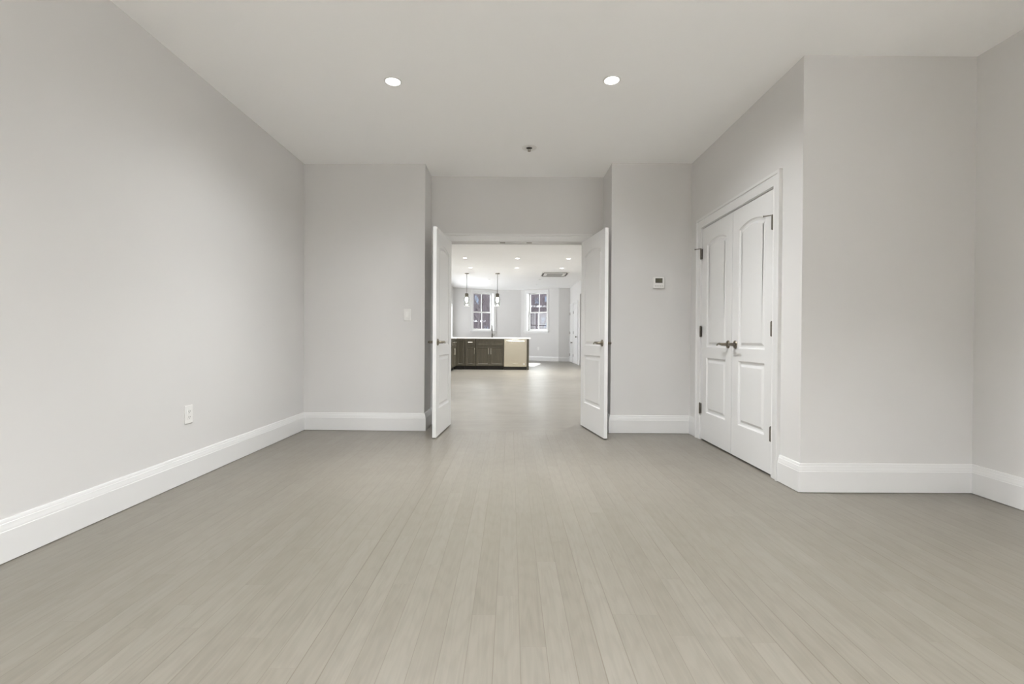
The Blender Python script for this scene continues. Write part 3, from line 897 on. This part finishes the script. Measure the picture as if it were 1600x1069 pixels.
fa = empty('kitchen_faucet', (-0.595, FY + 0.42, CH1))
MB().lathe([(0.0, 0.0), (0.030, 0.0), (0.030, 0.008), (0.024, 0.014), (0.022, 0.02), (0.022, 0.115), (0.016, 0.125), (0.0, 0.125)], 24).build('body', 'iron', fa)
arc = [(0, 0, 0.12), (0, 0, 0.29)] + [(0, -0.085 + 0.085 * math.cos(math.radians(a)), 0.29 + 0.085 * math.sin(math.radians(a))) for a in range(15, 181, 15)] + [(0, -0.17, 0.26)]
MB().tube(arc, 0.0125, 14).build('spout', 'iron', fa)
MB().lathe([(0.0, 0.20), (0.017, 0.20), (0.019, 0.215), (0.015, 0.275), (0.0, 0.275)], 18, Matrix.Translation((0, -0.17, 0))).build('spray_head', 'iron', fa)
MB().tube([(0.018, 0, 0.075), (0.055, 0, 0.078), (0.095, 0, 0.088)], [0.012, 0.009, 0.010], 12).build('lever', 'iron', fa)
tag(fa, 'tall dark gooseneck faucet standing on the white worktop', 'faucet')

# ------------------------------------------------------------------ kitchen ceiling
def pendant(x, y, label):
    r = empty('pendant_lamp', (x, y, HK))
    MB().lathe([(0.0, 0.0), (0.075, 0.0), (0.075, -0.018), (0.066, -0.026), (0.0, -0.026)], 32).build('canopy', 'nickel', r)
    MB().tube([(0, 0, -0.02), (0, 0, -0.675)], 0.008, 10).build('stem', 'bronze', r)
    MB().lathe([(0.0, -0.665), (0.045, -0.672), (0.058, -0.685), (0.060, -0.79), (0.050, -0.80), (0.0, -0.80)], 28).build('socket_cap', 'bronze', r)
    b = MB().lathe([(0.0, -0.79), (0.030, -0.80), (0.042, -0.83), (0.050, -0.865), (0.048, -0.90), (0.036, -0.94), (0.020, -0.975), (0.0, -0.985)], 24).build('bulb', 'bulb', r)
    light('pendant_glow', 'POINT', (0, 0, -1.06), 4, color=(1.0, 0.95, 0.86), parent=r, shadow_soft_size=0.05)
    g = MB().lathe([(0.060, -0.775), (0.080, -0.790), (0.094, -0.815), (0.096, -0.84), (0.096, -1.095), (0.092, -1.095), (0.092, -0.84), (0.090, -0.818), (0.078, -0.795), (0.060, -0.780)], 36)
    so = g.build('glass_shade', 'shade_glass', r)
    MB().lathe([(0.091, -1.094), (0.097, -1.094), (0.097, -1.104), (0.091, -1.104), (0.091, -1.094)], 36).build('rim', 'plastic', so)
    return tag(r, label, 'pendant lamp', 'glass pendant lamps over the peninsula')
pendant(-1.480, 15.92, 'clear glass pendant lamp hanging left of the left bay window')
pendant(-0.455, 15.90, 'clear glass pendant lamp hanging at the right edge of the left bay window')

G2 = 'lit downlights of the kitchen ceiling'
rowname = {12.9: 'nearer row', 14.64: 'farther row'}
for y in (12.9, 14.64):
    for x, wname in ((-1.25, 'left'), (0.17, 'middle'), (1.55, 'right')):
        downlight(x, y, HK, f'lit recessed kitchen ceiling light, {wname} one of the {rowname[y]}', SPOT_FAR, G2, 0.066)
G3 = 'unlit downlights of the kitchen ceiling'
for x, y, nm in ((-0.80, 17.5, 'nearer left'), (1.045, 17.45, 'nearer right'), (-0.78, 19.3, 'farther left'), (1.03, 19.2, 'farther right')):
    downlight(x, y, HK, f'small unlit recessed light close to the bay windows, {nm} one of four', 0, G3, 0.05, False)
# rows of the same downlights nearer than the door head
G4 = 'lit downlights of the kitchen ceiling behind the door head'
for y, nm, gain in ((6.7, 'first', 1.25), (9.8, 'second', 1.3)):
    for x, wname in ((-1.25, 'left'), (1.55, 'right')):
        downlight(x, y, HK, f'recessed kitchen ceiling light just past the double doors, {wname} one of the {nm} row', SPOT_FAR * gain, G4, 0.066)

ac = empty('ceiling_air_cassette', (1.45, 16.0, HK))
MB().box(-0.44, 0.44, -0.55, 0.55, -0.022, 0.0).build('panel', 'plastic', ac, 0.006)
for n_, (x0, x1, y0, y1) in enumerate(((-0.38, 0.38, -0.51, -0.40), (-0.38, 0.38, 0.40, 0.51), (-0.42, -0.36, -0.36, 0.36), (0.36, 0.42, -0.36, 0.36))):
    boxo('air_slot', 'grille', ac, x0, x1, y0, y1, -0.025, -0.021)
gr = MB().box(-0.30, 0.30, -0.30, 0.30, -0.030, -0.022).build('intake_grille', 'plastic', ac, 0.003)
for k in range(7):
    boxo('grille_slot', 'grille', gr, -0.26, 0.26, -0.26 + k * 0.08, -0.225 + k * 0.08, -0.0315, -0.0298)
tag(ac, 'white air conditioning cassette with dark slots on the kitchen ceiling', 'air conditioner')

# ------------------------------------------------------------------ outside the bay windows
gp = boxo('street_ground', 'ground', None, -40, 40, 22.3, 80, -3.3, -3.2)
struct(gp, 'ground outside the bay windows')
bl = empty('brick_building', (0, 44, -3.2))
MB().box(-20, 20, 0, 8, 0, 8.8).build('facade', 'brick', bl)
MB().box(-20.2, 20.2, -0.25, 0.0, 8.7, 9.1).build('cornice', 'stone', bl)
MB().box(1.2, 12, -0.15, 0.0, 7.05, 7.22).build('belt_course', 'stone', bl)
MB().box(-12, -2.35, -0.15, 0.0, 5.66, 5.84).build('belt_course', 'stone', bl)
for x, z, w, h in ((2.36, 7.40, 0.34, 0.5), (3.25, 7.55, 0.3, 0.5), (3.05, 5.2, 0.5, 0.9), (-3.15, 7.3, 0.36, 0.8), (-2.3, 4.6, 0.4, 0.7), (-5.5, 6.4, 0.9, 1.6), (6.0, 4.6, 0.9, 1.6), (0.2, 4.6, 0.9, 1.6)):
    f = MB().box(x - w / 2 - 0.06, x + w / 2 + 0.06, -0.06, 0.02, z - 0.06, z + h + 0.06).build('window_surround', 'brick', bl)
    boxo('window_pane', 'pane', f, x - w / 2, x + w / 2, -0.075, -0.055, z, z + h)
tag(bl, 'purplish brick building across the street seen through the bay windows', 'building')

def tree(x, y, h, seed, label):
    rnd = random.Random(seed)
    mb = MB()
    def grow(p, d, l, r, depth):
        pts, rs = [p], [r]
        q = Vector(p)
        for k in range(3):
            d = (d + Vector((rnd.uniform(-.18, .18), rnd.uniform(-.18, .18), rnd.uniform(-.02, .14)))).normalized()
            q = q + d * (l / 3)
            pts.append(tuple(q)); rs.append(r * (1 - 0.15 * (k + 1)))
        mb.tube(pts, rs, 6)
        if depth:
            for k in range(4 if depth > 1 else 3):
                a = rnd.uniform(0, 6.28)
                nd_ = (d + Vector((math.cos(a), math.sin(a), rnd.uniform(-0.1, 0.4))) * rnd.uniform(0.5, 0.9)).normalized()
                grow(pts[rnd.choice((1, 2, 3))], nd_, l * rnd.uniform(0.55, 0.75), r * 0.5, depth - 1)
    grow((0, 0, 0), Vector((0, 0, 1)), h * 0.5, 0.16, 4)
    o = mb.build('bare_tree', 'bark')
    o.location = (x, y, -3.2)
    return tag(o, label, 'tree', 'bare trees outside the bay windows')
tree(-2.35, 33, 9.5, 3, 'farther of the bare trees seen through the left bay window')
tree(2.05, 35, 9.5, 8, 'farther of the bare trees seen through the right bay window')
tree(-1.55, 27.5, 8.0, 21, 'nearer of the bare trees in the left bay window, at its right edge')
tree(1.75, 28.5, 8.5, 14, 'nearer of the bare trees in the right bay window, thin twigs')
